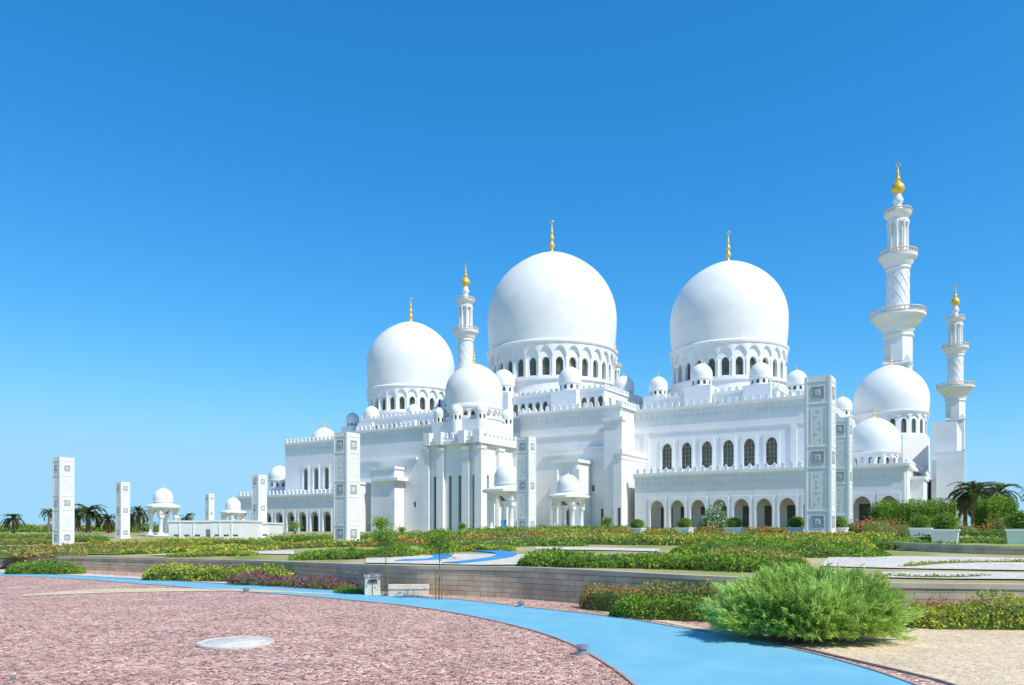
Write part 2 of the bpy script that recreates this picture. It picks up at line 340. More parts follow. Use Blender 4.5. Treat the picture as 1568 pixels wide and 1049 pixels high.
def tier(b0,b1,c0,c1,z,nw):
    a,b_=S(b0,c0),S(b1,c0); ops=[(a+(b_-a)*(i+.5)/nw,1.5,z-5,z-1.5) for i in range(nw)]
    arched_wall(w,a,b_,ZR,z,ops,.8,flat(c0))
    for o in ops: gl.box(o[0]-1,o[0]+1,c0+.6,c0+.66,o[2]-.1,o[3]+.1)
    f=lambda x,d,zz:(b_-d,x,zz); n2=max(2,int((c1-c0)/5)); ops=[(c0+.85+(c1-c0-.85)*(i+.5)/n2,1.5,z-5,z-1.5) for i in range(n2)]
    arched_wall(w,c0+.85,c1,ZR,z-.003,ops,.8,f)
    for o in ops: gl.box(b_-.66,b_-.6,o[0]-1,o[0]+1,o[2]-.1,o[3]+.1)
    w.box(a+.05,b_-.85,c0+.85,c1,ZR,z-.05)
    w.box(a-.3,b_+.3,c0-.3,c1,z,z+.5); merlons(w,(a,c0-.1),(b_,c0-.1),z+.5,h=.9); merlons(w,(b_+.1,c0),(b_+.1,c1),z+.5,h=.9)
tier(762,925,171,220,35.5,14)
tier(1000,1190,171,218,31.6,14)
tier(552,668,171,218,33.5,12)
def great_dome(s,c,R,zc,zb,z0,nw,fh):
    dm.lathe(dome_prof(R,zb,zc,26),s,c,72)
    m_=w
    m_.lathe([(R*.93,zb-.5),(R*1.0,zb-.45),(R*1.012,zb-.1),(R*1.012,zb+.2),(R*.985,zb+.5),(R*.93,zb+.6)],s,c,72)
    scallop(m_,s,c,R*.99,zb-.5,R*.19,nw)
    ring_wall(m_,s,c,R*.945,z0,zb-.5,nw,.56,z0+(zb-z0)*.12,z0+(zb-z0)*.60,1.0)
    gl.lathe([(R*.945-.8,z0+.2),(R*.945-.8,zb-.7)],s,c,48,cap=False)
    for i in range(nw):
        a=2*math.pi*i/nw; r_c=R*.945; m_.lathe([(R*.022,z0+.3),(R*.022,z0+(zb-z0)*.55)],s+r_c*math.cos(a),c+r_c*math.sin(a),8)
    m_.lathe([(R*1.0,z0-3.5),(R*1.0,z0-.1),(R*1.03,z0),(R*1.03,z0+.6),(R*.95,z0+.62)],s,c,72)
    finial(gd,s,c,zc+R*1.04,fh)
sm=S(845,195); great_dome(sm,195,18.3,61.0,51.3,41.2,30,9.8)
sr=S(1115,195); great_dome(sr,195,14.3,53.6,45.8,36.8,26,8.0)
sl=S(629,195); great_dome(sl,195,13.9,53.4,45.4,37.3,26,8.0)
great_dome(cx_,cy_,6.4,31.8,28.4,25.6,22,3.6)
def mid_dome(b,c,Rp,top,zbase,nw,fh):
    s=S(b,c); px=Yc(b,c)/1200; R=Rp*px; zt=Z(b,top,c); zc=zt-R*1.04
    dm.lathe(dome_prof(R,zc-R*.42,zc,16),s,c,40)
    zb=zc-R*.42; w.lathe([(R*.9,zb-.3),(R*.99,zb-.25),(R*1.02,zb+.15),(R*.9,zb+.3)],s,c,40)
    dh=R*.62; ring_wall(w,s,c,R*.92,zb-.3-dh,zb-.3,nw,.5,zb-dh*.95,zb-dh*.3,.3)
    scallop(w,s,c,R*.965+.02,zb-.28,R*.14,nw) if R>4 else None
    gl.lathe([(R*.92-.25,zb-dh),(R*.92-.25,zb-.4)],s,c,24,cap=False)
    w.lathe([(R*1.05,zbase),(R*1.05,zb-.3-dh),(R*.9,zb-.28-dh)],s,c,8,rot=math.pi/8)
    if fh: finial(gd,s,c,zt,fh)
    return s
mid_dome(1364,186,53,560,14,20,3.2)
mid_dome(1338,165,38,640,12.6,18,2.6)
mid_dome(428,168,16,713,10.8,10,2.4)
mid_dome(497,185,20,655,27,10,3.0)
def small(b,c,Rp,top,zb):
    mid_dome(b,c,Rp,top,zb,10,1.3 if Rp>13 else 1.0)
    s=S(b,c); px=Yc(b,c)/1200; q=Rp*px*1.25; zt=Z(b,top,c)-Rp*px*2.25
    w.box(s-q,s+q,c-q,c+q,zb,zt)
small(771,172.5,17.5,566,28); small(873,172.5,17.5,562,28); small(955,190,16,576,28)
small(1008,178,14,577,28); small(1074,172.5,16.5,557,28); small(1164,172.5,16.5,555,28); small(1220,190,15.5,567,28); small(1290,205,14,608,20)
small(634,173,11.5,619,28); small(569,173,12,622,28); small(540,190,10,632,27)
w.build('walls_and_drums',WHITE,mosque,off=OFF); dm.build('domes',DOME,mosque,smooth=60,off=OFF)
gd.build('finials',GOLD,mosque,smooth=60,off=OFF); gl.build('panes_and_arcade_shade',GLASS_SHADE,mosque,off=OFF); la.build('window_lattice',LATT,mosque,smooth=0,off=OFF)

# ------------------------------------------------------------------ MINARETS
def minaret(b,D):
    x,y=W(b,D); e=empty('minaret',(x,y,0),rotm)
    a=M(); q=math.pi/4
    a.lathe([(4.9,0),(4.9,50),(4.3,51.5)],n=4,rot=q)
    for z in(20,36,49): a.lathe([(5.1,z),(5.3,z+.3),(5.1,z+.8)],n=4,rot=q)
    a.lathe([(4.0,50),(4.0,57),(4.4,57.4),(4.4,58)],n=8,rot=q/2)
    a.lathe([(3.6,58),(4.4,59.2),(4.7,60.2),(6.0,61.2),(6.4,62.3),(7.3,63),(7.3,63.7),(3.1,63.72)],n=16)
    a.lathe([(3.05,63.7),(3.0,76.5),(3.4,77),(3.3,77.6),(4.0,78.6),(4.2,79.4),(5.0,80.1),(5.15,80.9),(2.0,80.95)],n=24)
    for k in range(10):
        for dr in(1,-1):
            pr=None
            for i in range(13):
                an=2*math.pi*k/10+dr*i*0.16; p=(3.04*math.cos(an),3.04*math.sin(an),64.5+i*.95)
                if pr: a.tube(pr,p,.09,.09,4)
                pr=p
    a.lathe([(1.9,80.9),(1.9,90.6),(2.6,91.2),(2.7,91.8),(3.5,92.5),(3.7,93.2),(1.5,93.25)],n=16)
    for k in range(8):
        an=2*math.pi*k/8; cx,cy=2.5*math.cos(an),2.5*math.sin(an)
        a.lathe([(.45,80.9),(.45,81.6),(.3,81.9),(.3,89.4),(.5,90),(.55,90.9)],cx,cy,8)
    a.lathe([(2.85,90.3),(2.85,91.2)],n=16)
    a.lathe([(1.3,93.2),(1.2,95),(.9,95.8),(1.35,96.6),(1.45,97.3),(1.0,98.2),(.8,98.9)],n=16)
    a.build('shaft',WHITE,e)
    r=M()
    for R,z,h in((7.2,63.7,1.2),(5.05,80.9,1.1),(3.6,93.2,.9)):
        n=int(R*5)
        for i in range(n):
            an=2*math.pi*i/n; r.tube((R*math.cos(an),R*math.sin(an),z),(R*math.cos(an),R*math.sin(an),z+h),.16,.16,4)
        r.torus((0,0,z+h),R,.18,axis='z',n=32,k=6); r.torus((0,0,z+.15),R,.14,axis='z',n=32,k=6)
    r.build('balustrades',RAIL,e)
    g=M(); g.lathe([(.8,98.9),(1.1,99.2),(1.75,100.2),(1.8,100.8),(1.4,101.7),(.7,102.4),(.45,102.8),(.8,103.3),(.45,103.9),(.3,104.3),(.5,104.7),(.2,105.3),(.12,107)],n=16)
    g.torus((0,0,107.5),.55,.13); g.build('finial',GOLD,e,smooth=60)
for b,D in((1375,227),(1463,340),(713,313),(942,437)): minaret(b,D)

# ------------------------------------------------------------------ TERRAIN
WL=[(-1000,42,.45),(-400,38,.5),(0,34,.5),(175,30.5,.56),(450,24.4,.62),(600,20,.7),(800,18.3,.75),(890,17,.75),(1050,15.4,.72),(1250,14.3,.68),(1400,13.9,.66),(1568,13.6,.66),(2000,12.5,.66),(2600,10,.66)]
tt=np.linspace(brg(-1000),brg(2600),600)
wd_=np.interp(tt,[brg(a) for a,_,_ in WL],[b for _,b,_ in WL]); wz_=np.interp(tt,[brg(a) for a,_,_ in WL],[c for _,_,c in WL])
ker=np.hanning(31); ker/=ker.sum()
wd_=np.convolve(np.pad(wd_,15,'edge'),ker,'valid'); wz_=np.convolve(np.pad(wz_,15,'edge'),ker,'valid')
def wall_at(t): return float(np.interp(t,tt,wd_)),float(np.interp(t,tt,wz_))
def tz(X,Y):
    D0,z0=wall_at(X/Y); z0-=.03
    l=np.interp(Y,[D0,62,105,160],[z0,.1,.1,1.25]); r=np.interp(Y,[D0,max(30,D0+3),52,100,160],[z0,1.0,1.28,1.33,1.25])
    q=min(1,max(0,(X+22)/26)); q=q*q*(3-2*q); return float(l*(1-q)+r*q)
g=M(); nr=70; cols=tt[::3]
for t in cols:
    D0,_=wall_at(t)
    for j in range(nr+1):
        Y=(D0+.15)*(600/D0)**(j/nr); g.v.append((t*Y,Y,tz(t*Y,Y)))
for i in range(len(cols)-1):
    for j in range(nr): k=i*(nr+1)+j; g.f.append((k,k+nr+1,k+nr+2,k+1))
g.build('garden_terrain',SOIL,smooth=180)
g=M(); g.add([(-3000,-600,0),(3000,-600,0),(3000,4000,0),(-3000,4000,0)],[(0,1,2,3)]); g.build('ground',FAR,smooth=0)
def cr(P,n):
    P=[np.array(p,float) for p in P]; P=[2*P[0]-P[1]]+P+[2*P[-1]-P[-2]]; out=[]; k=len(P)-3
    for i in range(n):
        u=k*i/(n-1); j=min(int(u),k-1); f=u-j; a,b,c,d=P[j:j+4]
        out.append(.5*((2*b)+(-a+c)*f+(2*a-5*b+4*c-d)*f*f+(-a+3*b-3*c+d)*f**3))
    return out
def G(b,e,z=0): D=(EYE-z)*1200/(e-812); return (brg(b)*D,D)
def sheet(name,A,B,z,mat,n=80,k=1,follow=False,side=0):
    A=cr(A,n);B=cr(B,n); m=M()
    for a,b in zip(A,B):
        for j in range(k+1):
            p=a+(b-a)*j/k; m.v.append((p[0],p[1],(tz(p[0],p[1])+z) if follow else z))
    for i in range(n-1):
        for j in range(k): q=i*(k+1)+j; m.f.append((q,q+k+1,q+k+2,q+1))
    return m.build(name,mat,smooth=0)
g=M()
for t in cols:
    D0,_=wall_at(t)
    for s_ in(.1,1): Y=D0*s_; g.v.append((t*Y,Y,.004))
for i in range(len(cols)-1): g.f.append((2*i,2*i+2,2*i+3,2*i+1))
g.build('gravel_court',PINK,smooth=0)
outer=[(-500,870),(0,878),(220,888),(400,898),(540,907),(700,919),(800,930),(940,946),(1050,964),(1200,992),(1300,1017),(1400,1050),(1470,1085)]
inner=[(-500,872.5),(0,882),(220,895),(320,903),(450,912),(600,926),(700,940),(800,962),(870,985),(930,1018),(975,1052),(1000,1085)]
outer=[G(*p) for p in outer]; inner=[G(*p) for p in inner]
sheet('blue_path',outer,inner,.010,BLUE,n=160)
def offs(P,d,n=160):
    P=cr(P,n); o=[]
    for i,p in enumerate(P):
        q=P[min(i+1,n-1)]-P[max(i-1,0)]; q/=np.linalg.norm(q); o.append(p+np.array((-q[1],q[0]))*d)
    return o
def ribbon(name,P,w0,w1,z0,z1,mat,n=160,follow=False):
    A=offs(P,w0,n);B=offs(P,w1,n); m=M()
    for i,(a,b) in enumerate(zip(A,B)):
        ga=tz(*a) if follow else 0; gb=tz(*b) if follow else 0
        m.v+=[(a[0],a[1],ga+z0),(a[0],a[1],ga+z1),(b[0],b[1],gb+z1),(b[0],b[1],gb+z0)]
    for i in range(n-1):
        for j in range(3): q=i*4+j; m.f.append((q,q+4,q+5,q+1))
    return m.build(name,mat,smooth=0)
ribbon('path_kerb',outer,-.01,.03,0,.022,KERB); ribbon('path_kerb',inner,.01,-.03,0,.022,KERB)
sheet('sand_bed',[G(1215,990),G(1290,972),G(1400,955),G(1568,950),G(1900,950)],[G(1215,991),G(1300,1011),G(1440,1045),G(1500,1070),G(1560,1110)],.012,SAND,n=60)
ribbon('sand_kerb',[G(1215,991),G(1300,1011),G(1440,1045),G(1500,1070),G(1560,1110)],-.015,.015,0,.03,KERB)
sheet('sand_strip',[G(-400,866),G(0,873),G(220,884),G(400,893),G(520,901)],[G(-400,869),G(0,877),G(220,887),G(400,897),G(530,905.5)],.012,WGRAV)
sheet('sand_strip',[G(35,911),G(150,903),G(300,901.5),G(420,905),G(510,910)],[G(35,913.5),G(150,909),G(300,906),G(420,907.5),G(510,911)],.014,SAND)
sheet('sand_strip',[G(890,928),G(940,936),G(1010,948),G(1090,965),G(1190,985)],[G(890,932),G(940,942),G(1010,953),G(1090,969),G(1190,988)],.012,SAND)
def wallstrip(name,P,z1f,mat,capmat,th=.22,basef=lambda x,y:-.02):
    n=200; O=offs(P,th,n); I=offs(P,-.0,n); e=empty(name)
    me=M(); L=0; uvd=[]
    for i in range(n):
        if i: L+=float(np.linalg.norm(I[i]-I[i-1]))
        x,y=I[i]; zt=z1f(x,y); me.v+=[(x,y,basef(x,y)),(x,y,zt-.09)]; uvd+=[(L,basef(x,y)),(L,zt-.09)]
    for i in range(n-1): me.f.append((2*i,2*i+2,2*i+3,2*i+1))
    o=me.build('masonry',mat,e,smooth=0); ul=o.data.uv_layers.new(name='UVMap')
    for lp in o.data.loops: ul.data[lp.index].uv=uvd[lp.vertex_index]
    c=M(); A=offs(P,-.02,n); B=offs(P,th,n)
    for a,b in zip(A,B):
        z=z1f(*a); c.v+=[(a[0],a[1],z-.09),(a[0],a[1],z),(b[0],b[1],z),(b[0],b[1],z-.3)]
    for i in range(n-1):
        for j in range(3): q=i*4+j; c.f.append((q,q+4,q+5,q+1))
    c.build('coping',capmat,e,smooth=0)
CAP=noisy('coping_stone',[(0.46,0.38,0.27),(0.58,0.49,0.37)],2,rough=0.9)
P=[(t*wall_at(t)[0],wall_at(t)[0]) for t in tt[::10]]
wallstrip('retaining_wall',P,lambda x,y:wall_at(x/y)[1],STONE,CAP)
wallstrip('garden_wall',[W(1350,27),W(1450,25),W(1568,23.5),W(1800,22)],lambda x,y:tz(x,y)+.27,STONE,CAP)
wallstrip('garden_wall',[W(650,36),W(750,34),W(860,33)],lambda x,y:tz(x,y)+.16,STONE,CAP)
V=W
sheet('terrace_gravel',[V(1255,18.3),V(1400,17.6),V(1568,17),V(1900,16)],[V(1270,22),V(1400,22.5),V(1568,21.5),V(1900,20)],.03,WGRAV,k=6,follow=True)
sheet('terrace_gravel',[V(1350,15.2),V(1450,14.9),V(1568,14.7),V(1900,14)],[V(1350,16.6),V(1450,16.6),V(1568,16.3),V(1900,15.2)],.03,WGRAV,k=6,follow=True)
sheet('terrace_gravel',[V(560,21.8),V(680,20.0),V(790,19.2),V(960,19.9),V(1040,20)],[V(560,25.2),V(680,25),V(790,24),V(960,22.5),V(1040,21.5)],.03,WGRAV,k=6,follow=True)
sheet('terrace_gravel',[V(230,31),V(330,30),V(450,28)],[V(290,36),V(380,33.5),V(450,31.5)],.03,WGRAV,k=6,follow=True)
sheet('terrace_gravel',[V(330,50),V(450,45),V(560,42)],[V(330,58),V(450,52),V(560,48)],.03,SAND,k=6,follow=True)
sheet('terrace_gravel',[V(-60,48),V(60,46),V(200,44)],[V(-60,54),V(60,52),V(200,50)],.03,SAND,k=6,follow=True)
sheet('terrace_gravel',[V(820,27),V(930,26),V(1010,25)],[V(820,29),V(930,28),V(1010,27)],.03,WGRAV,k=6,follow=True)
# open lawns
for a0,a1,d0,d1 in((470,650,26.8,33),(-200,210,35,43),(150,420,39,46),(230,560,60,84),(700,1000,38.5,46),(640,900,48.5,57),(1050,1340,37,41.5),(1380,1700,26,32),(950,1280,53,60)):
    sheet('lawn',[V(a0,d0),V((a0+a1)/2,d0*1.02),V(a1,d0)],[V(a0,d1),V((a0+a1)/2,d1*.99),V(a1,d1)],.05,LAWN,n=50,k=10,follow=True)
ribbon('blue_water_channel',[V(612,22.2),V(640,22.0),V(668,22.4),V(678,24),V(650,26)],-.28,.28,0,.045,DBLUE,follow=True,n=60)
ribbon('blue_water_channel',[V(690,20.3),V(735,21.2),V(770,22.8),V(772,25),V(735,26.8)],-.32,.32,0,.045,DBLUE,follow=True,n=60)

# ------------------------------------------------------------------ VEGETATION
def leaves(name,Pn,size,mat,parent=None,aspect=.5,dirs=None):
    n=len(Pn); a=rng.normal(size=(n,3)) if dirs is None else dirs+rng.normal(size=(n,3))*.35
    a/=np.linalg.norm(a,axis=1)[:,None]; b=np.cross(a,rng.normal(size=(n,3))); b/=np.linalg.norm(b,axis=1)[:,None]
    s_=(size*rng.uniform(.6,1.3,n))[:,None]; a=a*s_*.5; b=b*s_*.5*aspect
    V_=np.stack([Pn-a,Pn+b,Pn+a,Pn-b],1).reshape(-1,3)
    me=bpy.data.meshes.new(name); me.vertices.add(4*n); me.vertices.foreach_set('co',V_.ravel()); me.loops.add(4*n); me.loops.foreach_set('vertex_index',np.arange(4*n,dtype=np.int32))
    me.polygons.add(n); me.polygons.foreach_set('loop_start',np.arange(0,4*n,4,dtype=np.int32)); me.update(calc_edges=True); me.validate()
    me.materials.append(mat); o=bpy.data.objects.new(name,me); scene.collection.objects.link(o)
    if parent: o.parent=parent
    return o
def hedge(name,P,width,height,mat,leaf=.09,dens=260,base=None,ends=True,box=False):
    base=base or tz; e=empty(name,(0,0,0)); L=sum(math.dist(P[i],P[i+1]) for i in range(len(P)-1)); n=max(8,int(L/.3)); C=cr(P,n)
    pw=.35 if box else .6
    sd=random.random()*50; m=M(); K=11
    T=[]
    for i in range(n):
        q=C[min(i+1,n-1)]-C[max(i-1,0)]; q/=np.linalg.norm(q)+1e-9; T.append(np.array((-q[1],q[0])))
    def prm(u):
        en=min(u,1-u)*L
        ef=min(1,math.sqrt(max(en,0.0)/(width*.5)+.02)) if ends else 1
        nz=noise.noise(Vector((u*L*.55,sd,0)))*.4+noise.noise(Vector((u*L*1.9,sd,5)))*.28
        return ef,(1+nz*(0.25 if box else 1))
    for i in range(n):
        ef,nz=prm(i/(n-1))
        for j in range(K):
            an=math.pi*j/(K-1); cx=math.cos(an); sz=math.sin(an)
            u=math.copysign(abs(cx)**pw,cx)*width/2*ef*.84; zz=abs(sz)**pw*height*ef*nz*.80
            p=C[i]+T[i]*u; m.v.append((p[0],p[1],base(p[0],p[1])+zz-.01))
    for i in range(n-1):
        for j in range(K-1): k=i*K+j; m.f.append((k,k+K,k+K+1,k+1))
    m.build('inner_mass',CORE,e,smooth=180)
    N_=int(L*(width+2*height)*dens); N_=min(N_,26000); pts=[]
    for _ in range(N_):
        u=random.random(); ef,nz=prm(u); fi=u*(n-1); i=min(int(fi),n-2); f=fi-i
        c=C[i]*(1-f)+C[i+1]*f; tn=T[i]
        an=math.pi*random.random(); cx=math.cos(an); sz=math.sin(an); rr=random.uniform(.80,1.12)
        lump=1+(.08 if box else .3)*noise.noise(Vector((c[0]*2.2,c[1]*2.2+cx,sz*2)))
        p=c+tn*math.copysign(abs(cx)**pw,cx)*width/2*ef*rr*lump; pts.append((p[0],p[1],base(p[0],p[1])+max(.01,abs(sz)**pw*height*ef*nz*rr*lump)))
    if box:
        for end_,k_ in((0,0),(1,n-1)):
            for _ in range(int(width*height*dens*1.3)):
                p=C[k_]+T[k_]*random.uniform(-.5,.5)*width*.95+rng.normal(size=2)*.05; pts.append((p[0],p[1],base(p[0],p[1])+random.random()*height*.97))
    leaves('leaves',np.array(pts),leaf,mat,e); return e
z0=lambda x,y:0.0
hedge('hedge',[W(8,28.6),W(70,28.9),W(125,28.6)],1.3,.42,G1,base=z0)
hedge('hedge',[W(222,25.4),W(330,24.9),W(450,23.9)],1.2,.42,G2,base=z0)
hedge('purple_ground_cover',[W(352,23.4),W(440,22.4),W(545,20.9)],.9,.26,G5,base=z0,leaf=.08)
hedge('shrub',[W(512,20.1),W(540,19.9),W(562,19.7)],.5,.2,G1,base=z0,leaf=.07)
hedge('hedge',[W(935,14.6),W(1010,14.2),W(1095,13.9),W(1180,13.6)],.75,.40,G1,base=z0,leaf=.06,dens=900)
hedge('flowering_shrub',[W(892,16.4),W(960,15.5),W(1060,15.0),W(1150,14.6)],.6,.45,G3,base=z0,leaf=.06,dens=700)
hedge('flowering_shrub',[W(893,16.2),W(950,15.3),W(1000,15.0)],.5,.42,G4,base=z0,leaf=.05,dens=350)
hedge('hedge',[W(1375,13.1),W(1450,12.9),W(1568,12.8),W(1750,12.2)],.9,.38,G2,base=z0,leaf=.06,dens=700)
hedge('flowering_shrub',[W(1390,13.5),W(1480,13.35),W(1590,13.2)],.4,.42,G4,base=z0,leaf=.05,dens=400)
hedge('hedge',[W(450,26.2),W(540,24.9),W(640,24.3)],1.4,.3,G1,dens=300)
hedge('hedge',[W(645,24.3),W(700,27),W(790,26.6)],.8,.22,G2)
hedge('hedge',[W(795,19.3),W(900,18.5),W(1020,18.0),W(1130,17.2),W(1245,16.8)],1.3,.30,G1,leaf=.08,dens=500)
hedge('hedge',[W(1060,19.6),W(1150,18.9),W(1240,18.6)],1.4,.30,G3,leaf=.08,dens=400)
hedge('hedge',[W(1025,23.8),W(1120,23.4),W(1240,23.2),W(1360,23)],2.6,.36,G1,leaf=.09,dens=300)
hedge('hedge',[W(1040,26),W(1180,25.6),W(1345,25)],1.6,.46,G2,leaf=.09,dens=300)
hedge('hedge',[W(1290,28),W(1350,27),W(1480,26.5)],1.0,.3,G1)
hedge('grass_edging',[W(1380,18.2),W(1450,19.5),W(1568,19.8),W(1700,19)],.35,.08,G2,leaf=.06)
hedge('grass_edging',[W(1350,15.7),W(1430,15.2),W(1520,15.6)],.25,.06,G1,leaf=.06)
hedge('hedge',[W(255,30),W(330,29.2),W(392,28.3)],.8,.14,G2)
specs=[(0,260,38,G3,.26),(-80,120,33,G3,.22),(180,420,37,G2,.28),(100,420,47,G1,.32),(0,230,56,G3,.35),(400,620,38,G2,.3),(520,760,42,G2,.35),(640,900,30,G1,.24),(700,1010,37,G3,.30),
 (820,1120,32,G2,.32),(560,820,52,G1,.38),(860,1200,45,G3,.28),(950,1300,36,G1,.32),(1100,1380,31,G2,.34),(1300,1700,34,G1,.3),(1180,1390,42,G8,.3),(1460,1750,48,G1,.45),(780,1000,58,G2,.4),(380,560,66,G1,.5),
 (120,330,74,G2,.5),(-60,100,80,G3,.6),(240,420,88,G2,.6),(-100,160,104,G1,.9),(560,900,72,G1,.6),(640,780,62,G2,.4),(900,1250,62,G2,.4),(1000,1240,75,G3,.5),(400,700,95,G1,.9),(700,1000,100,G1,.8),
 (1290,1360,56,G4,1.0),(1370,1490,57,G4,.8),(1500,1600,50,G4,1.0),(1040,1230,56,G4,.45),(700,850,47,G4,.3),(100,300,64,G4,.35),(250,520,58,G8,.3),(840,980,40,G8,.28),(1000,1110,40,G4,.32),(560,640,33,G4,.26),(1150,1290,38,G4,.32),(20,170,42,G4,.28),(420,540,50,G4,.3),(900,1010,50,G4,.38),(300,420,35,G8,.2),(640,760,38,G4,.28)]
for a,b_,D,mt,h in specs:
    k=random.uniform(-.06,.06)
    hedge('flower_bed' if mt in(G4,G8) else 'hedge',[W(a,D*(1+k)),W((a*2+b_)/3,D*(1+random.uniform(-.03,.03))),W((a+2*b_)/3,D*(1+random.uniform(-.03,.03))),W(b_,D*(1-k))],1.0+D*.025,h,mt,leaf=.09+D*.0014,dens=max(28,3000/D/(1+D*.02)))
for a,b_,D,zt in((1340,1378,60,2.3),(1386,1455,62,2.55),(1502,1548,60,2.65)):
    hedge('topiary_hedge',[W(a,D),W((a+b_)/2,D),W(b_,D)],1.8,zt-.05,G1,leaf=.14,dens=220,box=True,ends=False)
def feather(name,cx,cy,rx,ry,h,n,blade,mat,wd=.10):
    e=empty(name,(0,0,0)); P_=[];D_=[]
    for k in range(n):
        th=random.uniform(0,2*math.pi); ph=math.acos(random.uniform(-.45,1)); d=np.array((math.sin(ph)*math.cos(th),math.sin(ph)*math.sin(th),math.cos(ph)))
        lump=1+.26*noise.noise(Vector(d*2.3)+Vector((3,1,0)))+.18*noise.noise(Vector(d*6))
        R=random.uniform(.70,1.0)*lump; end=np.array((cx+d[0]*rx*R,cy+d[1]*ry*R,max(.05,h*.40+d[2]*h*.56*R)))
        dr=d+np.array((random.uniform(-.3,.3),random.uniform(-.3,.3),random.uniform(.25,.75))); dr/=np.linalg.norm(dr); ln=random.uniform(.14,.36)
        for i in range(34):
            t_=random.random(); p=end+dr*ln*(t_-.55)+rng.normal(size=3)*.020; p[2]=max(p[2],.02); P_.append(p); D_.append(dr*1.4+rng.normal(size=3)*.45)
    leaves('foliage',np.array(P_),blade,mat,e,aspect=wd,dirs=np.array(D_))
    m=M(); prof=[(max(.01,math.cos(a)),math.sin(a)) for a in np.linspace(-.45,math.pi/2,10)]
    m.lathe(prof,n=24); m.v=[(cx+x*rx*.66*(1+.2*noise.noise(Vector((x*2,y*2,z)))),cy+y*ry*.66,max(0,h*.38+z*h*.40)) for x,y,z in m.v]
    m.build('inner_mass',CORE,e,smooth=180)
    s_=M()
    for k in range(14): a=random.uniform(0,6.28); s_.tube((cx+.1*math.cos(a),cy+.1*math.sin(a),0),(cx+rx*.6*math.cos(a),cy+ry*.6*math.sin(a),h*.5),.02,.008,5)
    s_.build('stems',BARK,e)
x,y=W(1236,11.5); feather('feathery_shrub',x,y,1.30,1.0,1.02,2700,.12,G6,.13)
def palm(b,D,H,fr,nf=26,base=None,lean=0):
    x,y=W(b,D); zb=tz(x,y) if base is None else base; e=empty('palm_tree',(x,y,zb)); t_=M(); pr=[]
    for i in range(15): q=i/14; pr.append(((.30-.10*q)*(1.12 if i%2 else .95)*fr/2.6,H*q))
    t_.lathe(pr,n=10); t_.v=[(a+lean*(c/H)**2,b2,c) for a,b2,c in t_.v]; t_.build('trunk',BARK,e)
    P_=[];D_=[]; m=M()
    for k in range(nf):
        az=random.uniform(0,2*math.pi); el=random.uniform(-.35,1.35); p=np.array((lean,0,H)); ln=fr*random.uniform(.8,1.1); sg=12; d_el=el; prev=p
        for s_ in range(sg):
            d=np.array((math.cos(az)*math.cos(d_el),math.sin(az)*math.cos(d_el),math.sin(d_el))); q=prev+d*ln/sg; m.tube(prev,q,.03,.025,4)
            side=np.array((-math.sin(az),math.cos(az),0)); wl=math.sin(math.pi*(s_+1.2)/(sg+1.6))*fr*.2
            for sd in(-1,1):
                for r in(0,.33,.66):
                    dd=side*sd*.8+d*.7+np.array((0,0,.15))+rng.normal(size=3)*.08; dd/=np.linalg.norm(dd); P_.append(prev+(q-prev)*r+dd*wl*.5); D_.append((dd,wl))
            prev=q; d_el-=.17
    vs=M()
    for p,(dd,wl) in zip(P_,D_):
        n_2=np.cross(dd,(0,0,1)); n_2/=np.linalg.norm(n_2)+1e-6; n_2=n_2*.05*fr/2; a=p-dd*wl*.5; c=p+dd*wl*.6
        vs.add([a-n_2,a+n_2+np.array((0,0,.03)),c],[(0,1,2)])
    vs.build('fronds',G7,e,smooth=0); m.build('frond_ribs',G7,e)
palm(1493,100,4.9,3.9,52); palm(1530,112,5.6,3.6,46); palm(1478,118,3.4,3,30); palm(1515,125,4.2,3.4,34)
palm(135,150,3.9,4.0,44); palm(118,165,3.6,3.5,36); palm(165,150,2.4,2.8,36); palm(20,150,2.6,2.7,36); palm(75,155,3.8,2.2,28); palm(213,150,3.9,3,38); palm(200,160,2.6,2.6); palm(-40,150,4,3); palm(285,170,3,2.4)
palm(1600,105,5,3.4,30)
for a,b_,D,h in((-150,120,185,1.5),(100,420,190,1.6),(-500,-120,200,2.5),(1500,2000,150,2.2),(-100,60,160,1.2),(150,250,165,1.6)):
    hedge('distant_tree_line',[W(a,D),W((a+b_)/2,D*1.03),W(b_,D)],6,h,G1 if D<170 else G3,leaf=.5,dens=9)
def planter(b,D,s=1.0,dz=0):
    x,y=W(b,D); e=empty('planter',(x,y,tz(x,y)),rotm); m=M(); r=.55*s
    m.box(-r,r,-r,r,-.3,.7*s,taper=-.12*s); m.box(-r-.17*s,r+.17*s,-r-.17*s,r+.17*s,.7*s,.8*s); m.build('pot',WHITE,e)
    n=1300; d=rng.normal(size=(n,3)); d/=np.linalg.norm(d,axis=1)[:,None]; rr=rng.uniform(.75,1.08,n)[:,None]; p=d*rr*np.array((.72,.72,.5))*s+np.array((0,0,1.2*s))
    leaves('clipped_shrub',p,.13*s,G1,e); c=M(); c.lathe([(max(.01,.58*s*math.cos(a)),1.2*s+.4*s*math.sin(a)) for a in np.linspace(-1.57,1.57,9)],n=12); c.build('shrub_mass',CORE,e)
for b,D,s in((976,50,.62),(1048,49,.66),(1124,48,.68),(1220,47,.70),(1284,46,.70),(1410,41,.74),(1447,33,.76),(1565,31,.8)): planter(b,D,s)
hedge('flowering_shrub',[W(1068,66),W(1090,66),W(1118,66)],1.6,1.9,GW,leaf=.16,dens=130)
